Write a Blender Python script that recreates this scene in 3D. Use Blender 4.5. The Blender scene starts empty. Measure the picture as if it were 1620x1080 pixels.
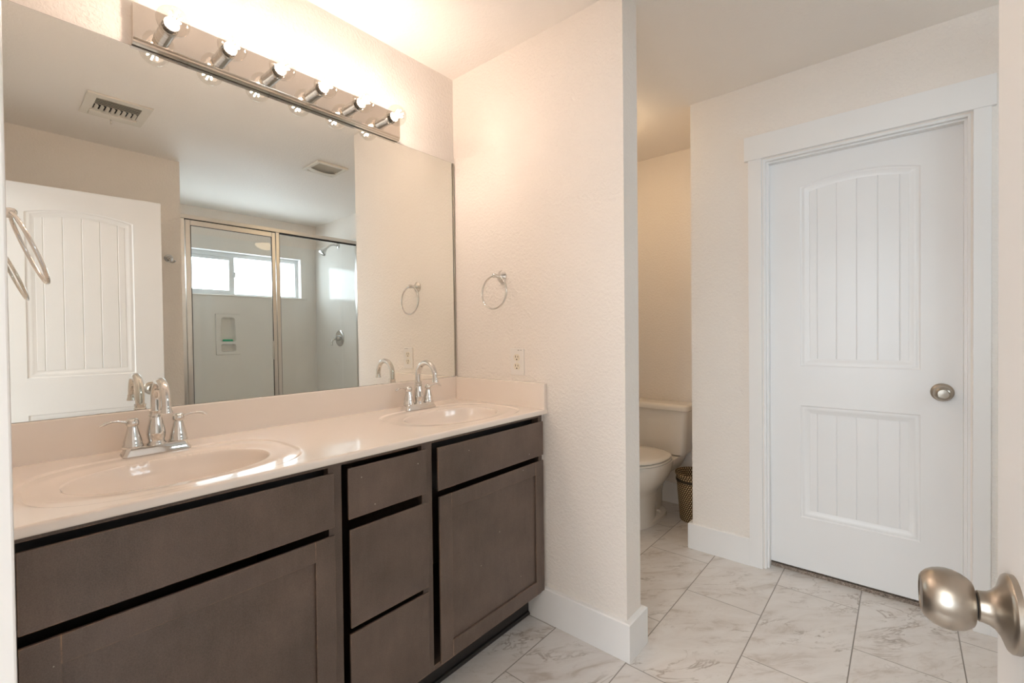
import bpy, bmesh, math, random
from mathutils import Vector, Matrix
random.seed(7)
PI = math.pi
sc = bpy.context.scene
COL = sc.collection

# ------------------------------------------------------------------ camera
CAM = Vector((1.691, 0.0, 1.2117))
YAW, PITCH, ROLL, FPX = math.radians(40.6268), math.radians(0.6988), math.radians(-0.6217), 724.953
fwd = Vector((-math.sin(YAW)*math.cos(PITCH), math.cos(YAW)*math.cos(PITCH), -math.sin(PITCH)))
rgt = Vector((math.cos(YAW), math.sin(YAW), 0))
up = rgt.cross(fwd)
r2 = rgt*math.cos(ROLL) + up*math.sin(ROLL)
u2 = -rgt*math.sin(ROLL) + up*math.cos(ROLL)
cd = bpy.data.cameras.new('camera'); cam = bpy.data.objects.new('camera', cd); COL.objects.link(cam)
M = Matrix.Identity(4)
for i in range(3):
    M[i][0] = r2[i]; M[i][1] = u2[i]; M[i][2] = -fwd[i]; M[i][3] = CAM[i]
cam.matrix_world = M
cd.sensor_width = 36; cd.lens = FPX/1620*36
cd.shift_x = (810-807.888)/1620; cd.shift_y = (535.42-540)/1620
cd.clip_start = 0.01
sc.camera = cam

# ------------------------------------------------------------------ world, light, exposure
w = bpy.data.worlds.new('sky'); sc.world = w; w.use_nodes = True
bg = w.node_tree.nodes['Background']
bg.inputs[0].default_value = (0.78, 0.90, 1.0, 1); bg.inputs[1].default_value = 11.0
def area(name, loc, rot, sx, sy, power, color, portal=False):
    l = bpy.data.lights.new(name, 'AREA'); l.shape = 'RECTANGLE'; l.size = sx; l.size_y = sy
    l.energy = power; l.color = color
    if portal: l.cycles.is_portal = True
    o = bpy.data.objects.new(name, l); o.location = loc; o.rotation_euler = rot; COL.objects.link(o); return o
# daylight through the bedroom window behind the camera (faces +y), and sky through the shower window
area('bedroom_window_portal', (1.35, -3.53, 1.45), (PI/2, 0, 0), 2.3, 1.6, 1, (1, 1, 1), portal=True)
area('bedroom_fill_light', (1.5, -1.9, 2.43), (0, 0, 0), 1.6, 1.6, 60, (1.0, 0.96, 0.91))  # added unseen fill, brightens the bathroom through the doorway
area('shower_window_portal', (3.47, 1.715, 1.86), (0, PI/2, 0), 0.46, 1.26, 1, (1, 1, 1), portal=True)
BULB_STRENGTH = 345.0
DOME_STRENGTH = 17.0
vs = sc.view_settings
sc.display_settings.display_device = 'sRGB'
vs.view_transform = 'Standard'; vs.look = 'None'; vs.gamma = 1.0; vs.use_curve_mapping = False
vs.exposure = 0.10
try:
    sc.cycles.use_denoising = True
    sc.cycles.max_bounces = 14; sc.cycles.diffuse_bounces = 8; sc.cycles.glossy_bounces = 8
    sc.cycles.transparent_max_bounces = 16; sc.cycles.sample_clamp_indirect = 6.0
except Exception:
    pass

# ------------------------------------------------------------------ dimensions (metres)
H = 2.462                       # ceiling
YP, XP, TP = 1.5515, 0.9128, 0.1152   # partition: front face y, end x, thickness
YD, XW = 2.594, 0.794           # door wall: face y, left end x
YB = 3.20                       # back wall of the toilet nook
XO, YO = 2.19, 0.95             # wall across the room and where it ends
ZT, ZB = 2.0495, 1.0013         # mirror top / bottom
ZC, DC = 0.8933, 0.5611         # counter top and depth
TILT = math.radians(0.2866)

# ------------------------------------------------------------------ materials
def nt(name):
    m = bpy.data.materials.new(name); m.use_nodes = True
    t = m.node_tree; b = t.nodes['Principled BSDF']
    return m, t, b
def N(t, kind, **kw):
    n = t.nodes.new(kind)
    for k, v in kw.items(): setattr(n, k, v)
    return n
def L(t, a, b): t.links.new(a, b)
def noise(t, vec, scale, detail=3, rough=0.55, dist=0.0):
    n = N(t, 'ShaderNodeTexNoise'); n.inputs['Scale'].default_value = scale
    n.inputs['Detail'].default_value = detail; n.inputs['Roughness'].default_value = rough
    n.inputs['Distortion'].default_value = dist
    if vec is not None: L(t, vec, n.inputs['Vector'])
    return n
def ramp(t, fac, stops):
    r = N(t, 'ShaderNodeValToRGB'); e = r.color_ramp.elements
    while len(e) < len(stops): e.new(0.5)
    for i, (p, c) in enumerate(stops):
        e[i].position = p; e[i].color = c if len(c) == 4 else (*c, 1)
    L(t, fac, r.inputs[0]); return r
def mixc(t, fac, a, b):
    m = N(t, 'ShaderNodeMix', data_type='RGBA')
    for s, v in ((m.inputs[0], fac), (m.inputs[6], a), (m.inputs[7], b)):
        if hasattr(v, 'is_output'): L(t, v, s)
        else: s.default_value = v if not isinstance(v, tuple) else ((*v, 1) if len(v) == 3 else v)
    return m.outputs[2]
def math_(t, op, a, b=None, c=None):
    n = N(t, 'ShaderNodeMath', operation=op)
    for i, v in enumerate((a, b, c)):
        if v is None: continue
        if hasattr(v, 'is_output'): L(t, v, n.inputs[i])
        else: n.inputs[i].default_value = v
    return n.outputs[0]
def coords(t): return N(t, 'ShaderNodeTexCoord').outputs['Object']
def simple(name, col, rough=0.5, metal=0.0, var=0.03, scale=14, bump=0.0, bscale=200, coat=0.0, aniso=None):
    m, t, b = nt(name); co = coords(t)
    n = noise(t, co, scale, 3)
    d = tuple(max(0, c*(1-var)) for c in col); e = tuple(min(1, c*(1+var)) for c in col)
    r = ramp(t, n.outputs[0], [(0.3, d), (0.7, e)])
    L(t, r.outputs[0], b.inputs['Base Color'])
    b.inputs['Roughness'].default_value = rough; b.inputs['Metallic'].default_value = metal
    if coat: b.inputs['Coat Weight'].default_value = coat; b.inputs['Coat Roughness'].default_value = 0.05
    if bump:
        bn = N(t, 'ShaderNodeBump'); bn.inputs['Strength'].default_value = bump; bn.inputs['Distance'].default_value = 0.002
        L(t, noise(t, co, bscale, 2).outputs[0], bn.inputs['Height']); L(t, bn.outputs[0], b.inputs['Normal'])
    return m
def orange_peel(name, col, strength):
    m, t, b = nt(name); co = coords(t)
    n = noise(t, co, 3, 2)
    r = ramp(t, n.outputs[0], [(0.3, tuple(c*0.985 for c in col)), (0.7, col)])
    L(t, r.outputs[0], b.inputs['Base Color']); b.inputs['Roughness'].default_value = 0.6
    n1 = noise(t, co, 85, 3, 0.5, 0.4); n2 = noise(t, co, 210, 2)
    rr = ramp(t, n1.outputs[0], [(0.42, (0, 0, 0)), (0.62, (1, 1, 1))])
    h = math_(t, 'ADD', rr.outputs[0], math_(t, 'MULTIPLY', n2.outputs[0], 0.4))
    bn = N(t, 'ShaderNodeBump'); bn.inputs['Strength'].default_value = strength; bn.inputs['Distance'].default_value = 0.0016
    L(t, h, bn.inputs['Height']); L(t, bn.outputs[0], b.inputs['Normal'])
    return m
WALL = orange_peel('cream_wall_paint', (0.84, 0.79, 0.735), 0.55)
CEIL = orange_peel('cream_ceiling_paint', (0.87, 0.83, 0.785), 0.3)
TRIM = simple('white_trim_paint', (0.84, 0.835, 0.825), 0.32, var=0.008, scale=5)
DOORW = simple('white_door_paint', (0.82, 0.815, 0.81), 0.36, var=0.008, scale=4, bump=0.05, bscale=120)
CHROME = simple('polished_chrome', (0.70, 0.69, 0.67), 0.06, 1.0, var=0.02)
CHROME_D = simple('shower_chrome', (0.62, 0.62, 0.61), 0.12, 1.0, var=0.02)
BARM = simple('polished_steel_bar', (0.80, 0.755, 0.70), 0.05, 1.0, var=0.01)
ALU = simple('bright_aluminium_frame', (0.72, 0.70, 0.67), 0.30, 1.0, var=0.02)
NICKEL = simple('satin_nickel', (0.42, 0.375, 0.32), 0.34, 1.0, var=0.04, scale=60)
CERAMIC = simple('white_glazed_ceramic', (0.80, 0.76, 0.70), 0.12, var=0.01, coat=0.3)
PLASTIC = simple('white_plastic', (0.82, 0.79, 0.75), 0.35, var=0.01)
IVORY = simple('cream_plastic', (0.80, 0.74, 0.62), 0.35, var=0.01)
DARK = simple('dark_void', (0.02, 0.018, 0.016), 0.8, var=0.1)
HOLE = simple('dark_socket_hole', (0.05, 0.035, 0.02), 0.7, var=0.1)
VINYL = simple('white_vinyl_window', (0.74, 0.77, 0.79), 0.35, var=0.01)
FIBER = simple('white_fibreglass', (0.82, 0.805, 0.77), 0.11, var=0.015, scale=3)
FIBER.node_tree.nodes['Principled BSDF'].inputs['Specular IOR Level'].default_value = 0.32
SOAP = simple('green_soap', (0.02, 0.42, 0.22), 0.4, var=0.15, scale=60)
VENTW = simple('white_painted_metal', (0.74, 0.70, 0.63), 0.4, var=0.01)
CAULK = simple('pale_caulk', (0.72, 0.70, 0.67), 0.6, var=0.03)
MIRROR_EDGE = simple('mirror_edge_metal', (0.42, 0.40, 0.36), 0.25, 1.0, var=0.05)
LINE = simple('dark_edge_seam', (0.10, 0.075, 0.05), 0.5, var=0.1)

m, t, b = nt('mirror_silver'); MIRROR = m
b.inputs['Base Color'].default_value = (0.87, 0.88, 0.85, 1); b.inputs['Metallic'].default_value = 1.0
b.inputs['Roughness'].default_value = 0.0
_n = noise(t, coords(t), 2, 1); _r = ramp(t, _n.outputs[0], [(0, (0.91, 0.92, 0.885)), (1, (0.93, 0.94, 0.905))]); L(t, _r.outputs[0], b.inputs['Base Color'])

def thin_glass(name, tint, ior=1.5, refl=1.0):
    m = bpy.data.materials.new(name); m.use_nodes = True; t = m.node_tree
    for n in list(t.nodes): t.nodes.remove(n)
    o = N(t, 'ShaderNodeOutputMaterial'); tr = N(t, 'ShaderNodeBsdfTransparent'); gl = N(t, 'ShaderNodeBsdfGlossy')
    ge = N(t, 'ShaderNodeNewGeometry'); dt = N(t, 'ShaderNodeVectorMath', operation='DOT_PRODUCT')
    L(t, ge.outputs['Incoming'], dt.inputs[0]); L(t, ge.outputs['Normal'], dt.inputs[1])
    f0 = ((ior-1)/(ior+1))**2*refl
    ca = math_(t, 'SUBTRACT', 1.0, math_(t, 'ABSOLUTE', dt.outputs['Value']))
    fr = math_(t, 'ADD', math_(t, 'MULTIPLY', math_(t, 'POWER', ca, 5.0), 0.9*refl if refl < 1 else 0.9), f0)
    mx = N(t, 'ShaderNodeMixShader')
    c = noise(t, coords(t), 6, 2); r = ramp(t, c.outputs[0], [(0.3, tuple(x*0.985 for x in tint)), (0.7, tint)])
    L(t, r.outputs[0], tr.inputs[0]); gl.inputs['Roughness'].default_value = 0.0
    gl.inputs[0].default_value = (1, 1, 1, 1)
    L(t, fr, mx.inputs[0]); L(t, tr.outputs[0], mx.inputs[1]); L(t, gl.outputs[0], mx.inputs[2])
    L(t, mx.outputs[0], o.inputs[0]); return m
BULBG = thin_glass('clear_bulb_glass', (0.93, 0.92, 0.90), 1.5, 0.95)
SHOWERG = thin_glass('clear_shower_glass', (0.965, 0.975, 0.97), 1.5)
WINDOWG = thin_glass('window_glass', (0.97, 0.98, 0.98), 1.5)

def emitter(name, col, strength):
    m = bpy.data.materials.new(name); m.use_nodes = True; t = m.node_tree
    for n in list(t.nodes): t.nodes.remove(n)
    o = N(t, 'ShaderNodeOutputMaterial'); e = N(t, 'ShaderNodeEmission')
    e.inputs[0].default_value = (*col, 1); e.inputs[1].default_value = strength
    L(t, e.outputs[0], o.inputs[0]); return m
FILAMENT = emitter('glowing_filament', (1.0, 0.80, 0.675), BULB_STRENGTH)
DOMEG = emitter('lit_dome_glass', (1.0, 0.72, 0.43), DOME_STRENGTH)

def wood():
    m, t, b = nt('dark_espresso_wood'); b.inputs['Specular IOR Level'].default_value = 0.45; co = coords(t)
    mp = N(t, 'ShaderNodeMapping'); L(t, co, mp.inputs[0]); mp.inputs['Scale'].default_value = (6, 6, 1.2)
    g = noise(t, mp.outputs[0], 9, 5, 0.65, 0.6); bl = noise(t, co, 5, 3)
    sp = noise(t, co, 420, 2, 0.7)
    f = math_(t, 'ADD', math_(t, 'MULTIPLY', g.outputs[0], 0.14), math_(t, 'ADD', math_(t, 'MULTIPLY', bl.outputs[0], 0.46), math_(t, 'MULTIPLY', sp.outputs[0], 0.40)))
    base = ramp(t, f, [(0.36, (0.085, 0.062, 0.050)), (0.66, (0.18, 0.130, 0.104))]).outputs[0]
    # paint rubbed off along the edges
    bv = N(t, 'ShaderNodeBevel'); bv.samples = 8; bv.inputs[0].default_value = 0.0035
    ge = N(t, 'ShaderNodeNewGeometry'); dt = N(t, 'ShaderNodeVectorMath', operation='DOT_PRODUCT')
    L(t, bv.outputs[0], dt.inputs[0]); L(t, ge.outputs['True Normal'], dt.inputs[1])
    edge = ramp(t, dt.outputs['Value'], [(0.90, (1, 1, 1)), (0.998, (0, 0, 0))]).outputs[0]
    wn = ramp(t, noise(t, co, 7, 4, 0.7).outputs[0], [(0.38, (0, 0, 0)), (0.56, (1, 1, 1))]).outputs[0]
    wn2 = ramp(t, noise(t, co, 60, 3, 0.7).outputs[0], [(0.35, (0.2, 0.2, 0.2)), (0.6, (1, 1, 1))]).outputs[0]
    fac = math_(t, 'MULTIPLY', math_(t, 'MULTIPLY', edge, wn), wn2)
    col = mixc(t, fac, base, (0.42, 0.25, 0.15))
    # small pale chips
    vo = N(t, 'ShaderNodeTexVoronoi'); vo.inputs['Scale'].default_value = 16; L(t, co, vo.inputs['Vector'])
    chip = ramp(t, vo.outputs['Distance'], [(0.022, (1, 1, 1)), (0.03, (0, 0, 0))]).outputs[0]
    rnd = math_(t, 'GREATER_THAN', N(t, 'ShaderNodeSeparateColor').outputs[0], 0.72)
    sep = rnd.node.inputs[0].links[0].from_node; L(t, vo.outputs['Color'], sep.inputs[0])
    col = mixc(t, math_(t, 'MULTIPLY', chip, rnd), col, (0.55, 0.50, 0.44))
    L(t, col, b.inputs['Base Color'])
    b.inputs['Roughness'].default_value = 0.42
    bn = N(t, 'ShaderNodeBump'); bn.inputs['Strength'].default_value = 0.12; bn.inputs['Distance'].default_value = 0.001
    L(t, sp.outputs[0], bn.inputs['Height']); L(t, bn.outputs[0], b.inputs['Normal'])
    return m
WOOD = wood()
TOEK = simple('toe_kick_and_gap_black', (0.022, 0.018, 0.016), 0.45, var=0.2, scale=30)

def counter_mat():
    m, t, b = nt('cultured_marble'); co = coords(t)
    n = noise(t, co, 4, 3); r = ramp(t, n.outputs[0], [(0.3, (0.855, 0.775, 0.70)), (0.7, (0.87, 0.79, 0.715))])
    L(t, r.outputs[0], b.inputs['Base Color']); b.inputs['Roughness'].default_value = 0.12
    b.inputs['Coat Weight'].default_value = 0.25; b.inputs['Coat Roughness'].default_value = 0.03
    return m
COUNTER = counter_mat()

def floor_mat():
    m, t, b = nt('marble_look_tile'); co = coords(t)
    s = N(t, 'ShaderNodeSeparateXYZ'); L(t, co, s.inputs[0])
    px, py = 0.3122, 0.6235
    ux = math_(t, 'DIVIDE', math_(t, 'SUBTRACT', s.outputs[0], 0.606), px)
    row = math_(t, 'FLOOR', ux)
    par = math_(t, 'MODULO', math_(t, 'ADD', row, 100.0), 2.0)
    vy = math_(t, 'ADD', math_(t, 'DIVIDE', math_(t, 'SUBTRACT', s.outputs[1], 1.215), py), math_(t, 'MULTIPLY', par, 0.5))
    colm = math_(t, 'FLOOR', vy)
    fx = math_(t, 'FRACT', ux); fy = math_(t, 'FRACT', vy)
    ex = math_(t, 'MULTIPLY', math_(t, 'MINIMUM', fx, math_(t, 'SUBTRACT', 1.0, fx)), px)
    ey = math_(t, 'MULTIPLY', math_(t, 'MINIMUM', fy, math_(t, 'SUBTRACT', 1.0, fy)), py)
    grout = math_(t, 'MAXIMUM', math_(t, 'LESS_THAN', ex, 0.0020), math_(t, 'LESS_THAN', ey, 0.0016))
    cid = N(t, 'ShaderNodeCombineXYZ'); L(t, row, cid.inputs[0]); L(t, colm, cid.inputs[1])
    wn = N(t, 'ShaderNodeTexWhiteNoise'); L(t, cid.outputs[0], wn.inputs[0])
    off = N(t, 'ShaderNodeVectorMath', operation='SCALE'); L(t, wn.outputs['Color'], off.inputs[0]); off.inputs['Scale'].default_value = 9.0
    pos = N(t, 'ShaderNodeVectorMath', operation='ADD'); L(t, co, pos.inputs[0]); L(t, off.outputs[0], pos.inputs[1])
    mp = N(t, 'ShaderNodeMapping'); L(t, pos.outputs[0], mp.inputs[0])
    mp.inputs['Rotation'].default_value = (0, 0, math.radians(-47))
    mp2 = N(t, 'ShaderNodeMapping'); L(t, mp.outputs[0], mp2.inputs[0]); mp2.inputs['Scale'].default_value = (1.0, 2.9, 1.0); mp = mp2
    # thin wandering veins: |noise-0.5| small
    def vein(scale, wid, dist, thr):
        n = noise(t, mp.outputs[0], scale, 5, 0.62, dist)
        a = math_(t, 'ABSOLUTE', math_(t, 'SUBTRACT', n.outputs[0], 0.5))
        v = ramp(t, a, [(0.0, (1, 1, 1)), (wid, (0, 0, 0))]).outputs[0]
        msk = ramp(t, noise(t, mp.outputs[0], scale*0.9, 3, 0.6, 0.3).outputs['Color'], [(thr, (0, 0, 0)), (thr+0.1, (1, 1, 1))]).outputs[0]
        return math_(t, 'MULTIPLY', v, msk)
    v1 = vein(2.6, 0.022, 1.1, 0.49); v2 = vein(6.5, 0.026, 1.5, 0.51)
    cloud = noise(t, mp.outputs[0], 4.5, 5, 0.65, 0.7)
    base = ramp(t, cloud.outputs[0], [(0.30, (0.54, 0.485, 0.435)), (0.43, (0.69, 0.655, 0.625)), (0.62, (0.74, 0.715, 0.69))]).outputs[0]
    c1 = mixc(t, math_(t, 'MULTIPLY', v1, 0.62), base, (0.24, 0.185, 0.14))
    c2 = mixc(t, math_(t, 'MULTIPLY', v2, 0.34), c1, (0.34, 0.27, 0.21))
    c3 = mixc(t, grout, c2, (0.26, 0.24, 0.22))
    L(t, c3, b.inputs['Base Color'])
    rr = mixc(t, grout, (0.22, 0.22, 0.22), (0.8, 0.8, 0.8)); L(t, rr, b.inputs['Roughness'])
    bn = N(t, 'ShaderNodeBump'); bn.inputs['Strength'].default_value = 0.4; bn.inputs['Distance'].default_value = 0.001; bn.invert = True
    L(t, grout, bn.inputs['Height']); L(t, bn.outputs[0], b.inputs['Normal'])
    return m
TILE = floor_mat()
def carpet_mat():
    m, t, b = nt('brown_speckled_carpet'); co = coords(t)
    n = noise(t, co, 230, 3, 0.7, 1.0); n2 = noise(t, co, 60, 2)
    f = math_(t, 'ADD', math_(t, 'MULTIPLY', n.outputs[0], 0.8), math_(t, 'MULTIPLY', n2.outputs[0], 0.2))
    r = ramp(t, f, [(0.36, (0.10, 0.075, 0.06)), (0.5, (0.33, 0.26, 0.21)), (0.62, (0.62, 0.52, 0.44))])
    L(t, r.outputs[0], b.inputs['Base Color']); b.inputs['Roughness'].default_value = 0.95
    bn = N(t, 'ShaderNodeBump'); bn.inputs['Strength'].default_value = 1.0; bn.inputs['Distance'].default_value = 0.006
    L(t, n.outputs[0], bn.inputs['Height']); L(t, bn.outputs[0], b.inputs['Normal'])
    return m
CARPET = carpet_mat()
def weave_mat():
    m, t, b = nt('woven_seagrass'); tc = N(t, 'ShaderNodeTexCoord')
    s = N(t, 'ShaderNodeSeparateXYZ'); L(t, tc.outputs['Object'], s.inputs[0])
    ang = math_(t, 'ARCTAN2', s.outputs[1], s.outputs[0])
    u = math_(t, 'MULTIPLY', ang, 44/(2*PI)); v = math_(t, 'MULTIPLY', s.outputs[2], 78.0)
    row = math_(t, 'FLOOR', v)
    f1 = math_(t, 'FRACT', math_(t, 'ADD', u, math_(t, 'MULTIPLY', row, 0.5)))
    f2 = math_(t, 'FRACT', v)
    d1 = math_(t, 'ABSOLUTE', math_(t, 'SUBTRACT', f1, 0.5)); d2 = math_(t, 'ABSOLUTE', math_(t, 'SUBTRACT', f2, 0.5))
    dd = math_(t, 'ADD', math_(t, 'MULTIPLY', d1, 1.0), math_(t, 'MULTIPLY', d2, 0.9))
    r = ramp(t, dd, [(0.20, (0.85, 0.72, 0.48)), (0.34, (0.40, 0.25, 0.09)), (0.50, (0.05, 0.025, 0.01))])
    L(t, r.outputs[0], b.inputs['Base Color']); b.inputs['Roughness'].default_value = 0.6
    bn = N(t, 'ShaderNodeBump'); bn.inputs['Strength'].default_value = 1.0; bn.inputs['Distance'].default_value = 0.004; bn.invert = True
    L(t, dd, bn.inputs['Height']); L(t, bn.outputs[0], b.inputs['Normal'])
    return m
WEAVE = weave_mat()
def mesh_mat():
    m, t, b = nt('grey_fine_mesh'); co = coords(t)
    ch = N(t, 'ShaderNodeTexChecker'); ch.inputs['Scale'].default_value = 220; L(t, co, ch.inputs[0])
    ch.inputs[1].default_value = (0.60, 0.55, 0.46, 1); ch.inputs[2].default_value = (0.30, 0.265, 0.21, 1)
    L(t, ch.outputs[0], b.inputs['Base Color']); b.inputs['Roughness'].default_value = 0.7
    return m
MESHG = mesh_mat()

# ------------------------------------------------------------------ mesh helpers
class MB:
    def prism(s, pts, z0, z1):
        n = len(pts); vs = [(x, y, z0) for x, y in pts] + [(x, y, z1) for x, y in pts]
        fs = [(i, (i+1) % n, n+(i+1) % n, n+i) for i in range(n)] + [tuple(range(n))[::-1], tuple(range(n, 2*n))]
        return s.add(vs, fs, False)
    def __init__(s): s.v = []; s.f = []; s.sm = []
    def add(s, vs, fs, smooth=False):
        o = len(s.v); s.v += [tuple(p) for p in vs]
        s.f += [tuple(i+o for i in f) for f in fs]; s.sm += [smooth]*len(fs); return s
    def box(s, x0, x1, y0, y1, z0, z1, bev=0.0, seg=2):
        bm = bmesh.new(); bmesh.ops.create_cube(bm, size=1)
        for v in bm.verts:
            v.co = Vector(((x0+x1)/2+v.co.x*(x1-x0), (y0+y1)/2+v.co.y*(y1-y0), (z0+z1)/2+v.co.z*(z1-z0)))
        if bev: bmesh.ops.bevel(bm, geom=bm.edges[:], offset=bev, segments=seg, affect='EDGES', profile=0.5)
        bm.verts.index_update()
        bm.normal_update(); o = len(s.v); s.v += [v.co[:] for v in bm.verts]
        for f in bm.faces:
            s.f.append(tuple(v.index+o for v in f.verts)); s.sm.append(bool(bev) and max(abs(c) for c in f.normal) < 0.999)
        bm.free(); return s
    def lathe(s, prof, origin=(0, 0, 0), axis=(0, 0, 1), seg=40, smooth=True, caps=True):
        a = Vector(axis).normalized(); h = Vector((0, 0, 1)) if abs(a.z) < 0.9 else Vector((1, 0, 0))
        e1 = a.cross(h).normalized(); e2 = a.cross(e1); o = Vector(origin)
        vs = []; fs = []
        for (r, q) in prof:
            for k in range(seg):
                an = 2*PI*k/seg
                vs.append(o + a*q + (e1*math.cos(an)+e2*math.sin(an))*max(r, 1e-5))
        n = len(prof)
        for i in range(n-1):
            for k in range(seg):
                k2 = (k+1) % seg
                fs.append((i*seg+k, i*seg+k2, (i+1)*seg+k2, (i+1)*seg+k))
        if caps:
            fs.append(tuple(range(seg))[::-1]); fs.append(tuple((n-1)*seg+k for k in range(seg)))
        return s.add(vs, fs, smooth)
    def tube(s, path, rad, seg=16, closed=False, flat=None):
        P = [Vector(p) for p in path]; n = len(P)
        R = rad if isinstance(rad, (list, tuple)) else [rad]*n
        vs = []; fs = []; prev = None
        for i in range(n):
            if closed: T = (P[(i+1) % n]-P[i-1]).normalized()
            else: T = (P[min(i+1, n-1)]-P[max(i-1, 0)]).normalized()
            if prev is None:
                h = Vector((0, 0, 1)) if abs(T.z) < 0.9 else Vector((1, 0, 0)); U = T.cross(h).normalized()
            else:
                U = (prev - T*prev.dot(T)).normalized()
            prev = U; W = T.cross(U)
            fa = flat[i] if flat else 1.0
            for k in range(seg):
                an = 2*PI*k/seg
                vs.append(P[i] + (U*math.cos(an)+W*math.sin(an)*fa)*R[i])
        m = n if closed else n-1
        for i in range(m):
            j = (i+1) % n
            for k in range(seg):
                k2 = (k+1) % seg
                fs.append((i*seg+k, i*seg+k2, j*seg+k2, j*seg+k))
        if not closed:
            fs.append(tuple(range(seg))[::-1]); fs.append(tuple((n-1)*seg+k for k in range(seg)))
        return s.add(vs, fs, True)
    def loft(s, loops, smooth=True, cap0=True, cap1=True):
        n = len(loops[0]); vs = [p for l in loops for p in l]; fs = []
        for i in range(len(loops)-1):
            for k in range(n):
                k2 = (k+1) % n
                fs.append((i*n+k, i*n+k2, (i+1)*n+k2, (i+1)*n+k))
        if cap0: fs.append(tuple(range(n))[::-1])
        if cap1: fs.append(tuple((len(loops)-1)*n+k for k in range(n)))
        return s.add(vs, fs, smooth)
    def sphere(s, c, r, seg=24, rings=14):
        pr = [(r*math.sin(PI*i/rings), -r*math.cos(PI*i/rings)) for i in range(rings+1)]
        return s.lathe(pr, c, (0, 0, 1), seg, True, False)
    def build(s, name, mat, parent=None, loc=None, fix=True, auto=None):
        me = bpy.data.meshes.new(name); me.from_pydata(s.v, [], s.f)
        me.polygons.foreach_set('use_smooth', s.sm)
        if fix:
            bm = bmesh.new(); bm.from_mesh(me); bmesh.ops.remove_doubles(bm, verts=bm.verts, dist=1e-6)
            bmesh.ops.recalc_face_normals(bm, faces=bm.faces); bm.to_mesh(me); bm.free()
        if any(s.sm):
            fl = [p.use_smooth for p in me.polygons]
            me.set_sharp_from_angle(angle=math.radians(auto or 38))
            me.polygons.foreach_set('use_smooth', fl)
        me.materials.append(mat); me.update()
        o = bpy.data.objects.new(name, me); COL.objects.link(o)
        if parent is not None: o.parent = parent
        if loc is not None: o.location = loc
        return o
def tag(o, label, cat, group=None, kind=None):
    o['label'] = label; o['category'] = cat
    if group: o['group'] = group
    if kind: o['kind'] = kind
    return o
def struct(mb, name, mat, label, cat, **k): return tag(mb.build(name, mat, **k), label, cat, kind='structure')
def empty(name, loc, rz=0.0, label=None, cat=None, group=None, kind=None):
    o = bpy.data.objects.new(name, None); COL.objects.link(o); o.location = loc; o.rotation_euler = (0, 0, rz)
    o.empty_display_size = 0.05
    return tag(o, label, cat, group, kind)
def copy_tree(o, parent=None):
    c = o.copy(); COL.objects.link(c)
    if parent is not None: c.parent = parent; c.matrix_parent_inverse = o.matrix_parent_inverse.copy()
    for ch in list(o.children): copy_tree(ch, c)
    return c
B = lambda *a, **k: MB().box(*a, **k)

# ------------------------------------------------------------------ the setting
struct(B(-0.12, 3.60, -0.02, 3.32, -0.10, 0.0), 'floor', TILE, 'marble look floor tiles with grey grout in staggered rows', 'floor')
struct(B(-1.2, 4.2, -3.6, 3.32, H, H+0.10), 'ceiling', CEIL, 'cream painted textured ceiling over the bathroom', 'ceiling')
struct(B(-0.12, 0.0, -0.115, 3.32, 0, H), 'wall_left', WALL, 'cream textured wall behind the vanity mirror and light bar', 'wall')
struct(B(0.0, XP, YP, YP+TP, 0, H, ), 'wall_partition', WALL, 'cream partition wall at the end of the vanity with towel ring and outlet', 'wall')
mb = MB(); mb.box(XW, 1.157, YD, YD+0.115, 0, H); mb.box(1.891, 2.45, YD, YD+0.115, 0, H); mb.box(1.157, 1.891, YD, YD+0.115, 2.064, H)
struct(mb, 'wall_back', WALL, 'cream wall around the closed white door', 'wall')
struct(B(XW, XW+0.115, YD+0.115, YB, 0, H), 'wall_nook_right', WALL, 'cream side wall of the toilet nook beside the basket', 'wall')
struct(B(0.0, 3.6, YB, YB+0.12, 0, H), 'wall_nook_back', WALL, 'cream wall behind the toilet tank', 'wall')
mb = MB(); mb.box(0.0, 1.059, -0.115, 0, 0, H); mb.box(1.853, XO, -0.115, 0, 0, H); mb.box(1.059, 1.853, -0.115, 0, 2.075, H)
struct(mb, 'wall_front', WALL, 'cream wall with the open doorway beside the vanity', 'wall')
struct(B(XO, 3.5, -0.115, YO, 0, H), 'wall_right', WALL, 'cream wall behind the open door with robe hook', 'wall')
struct(B(2.45, 3.5, 2.51, YD+0.115, 0, H), 'wall_shower_end', WALL, 'cream wall above the shower head', 'wall')
struct(B(2.45, 3.5, YO, 0.985, 0, H), 'wall_shower_side', WALL, 'cream end wall at the near side of the shower', 'wall')
# shower outer wall with the window opening
WY0, WY1, WZ0, WZ1 = 1.10, 2.33, 1.645, 2.075
mb = MB(); XS = 3.40
mb.box(XS, 3.52, 0.95, WY0, 0, H); mb.box(XS, 3.52, WY1, 2.60, 0, H); mb.box(XS, 3.52, WY0, WY1, 0, WZ0); mb.box(XS, 3.52, WY0, WY1, WZ1, H)
mb.box(3.352, XS, 0.985, 2.51, 2.20, H)
struct(mb, 'wall_shower_back', WALL, 'cream wall with the window above the shower surround', 'wall')
struct(B(3.5, 3.6, -0.115, 3.32, 0, H) if False else B(3.52, 3.6, 2.60, 3.32, 0, H), 'wall_closet_end', WALL, 'cream end wall of the closet behind the closed door', 'wall')

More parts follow.
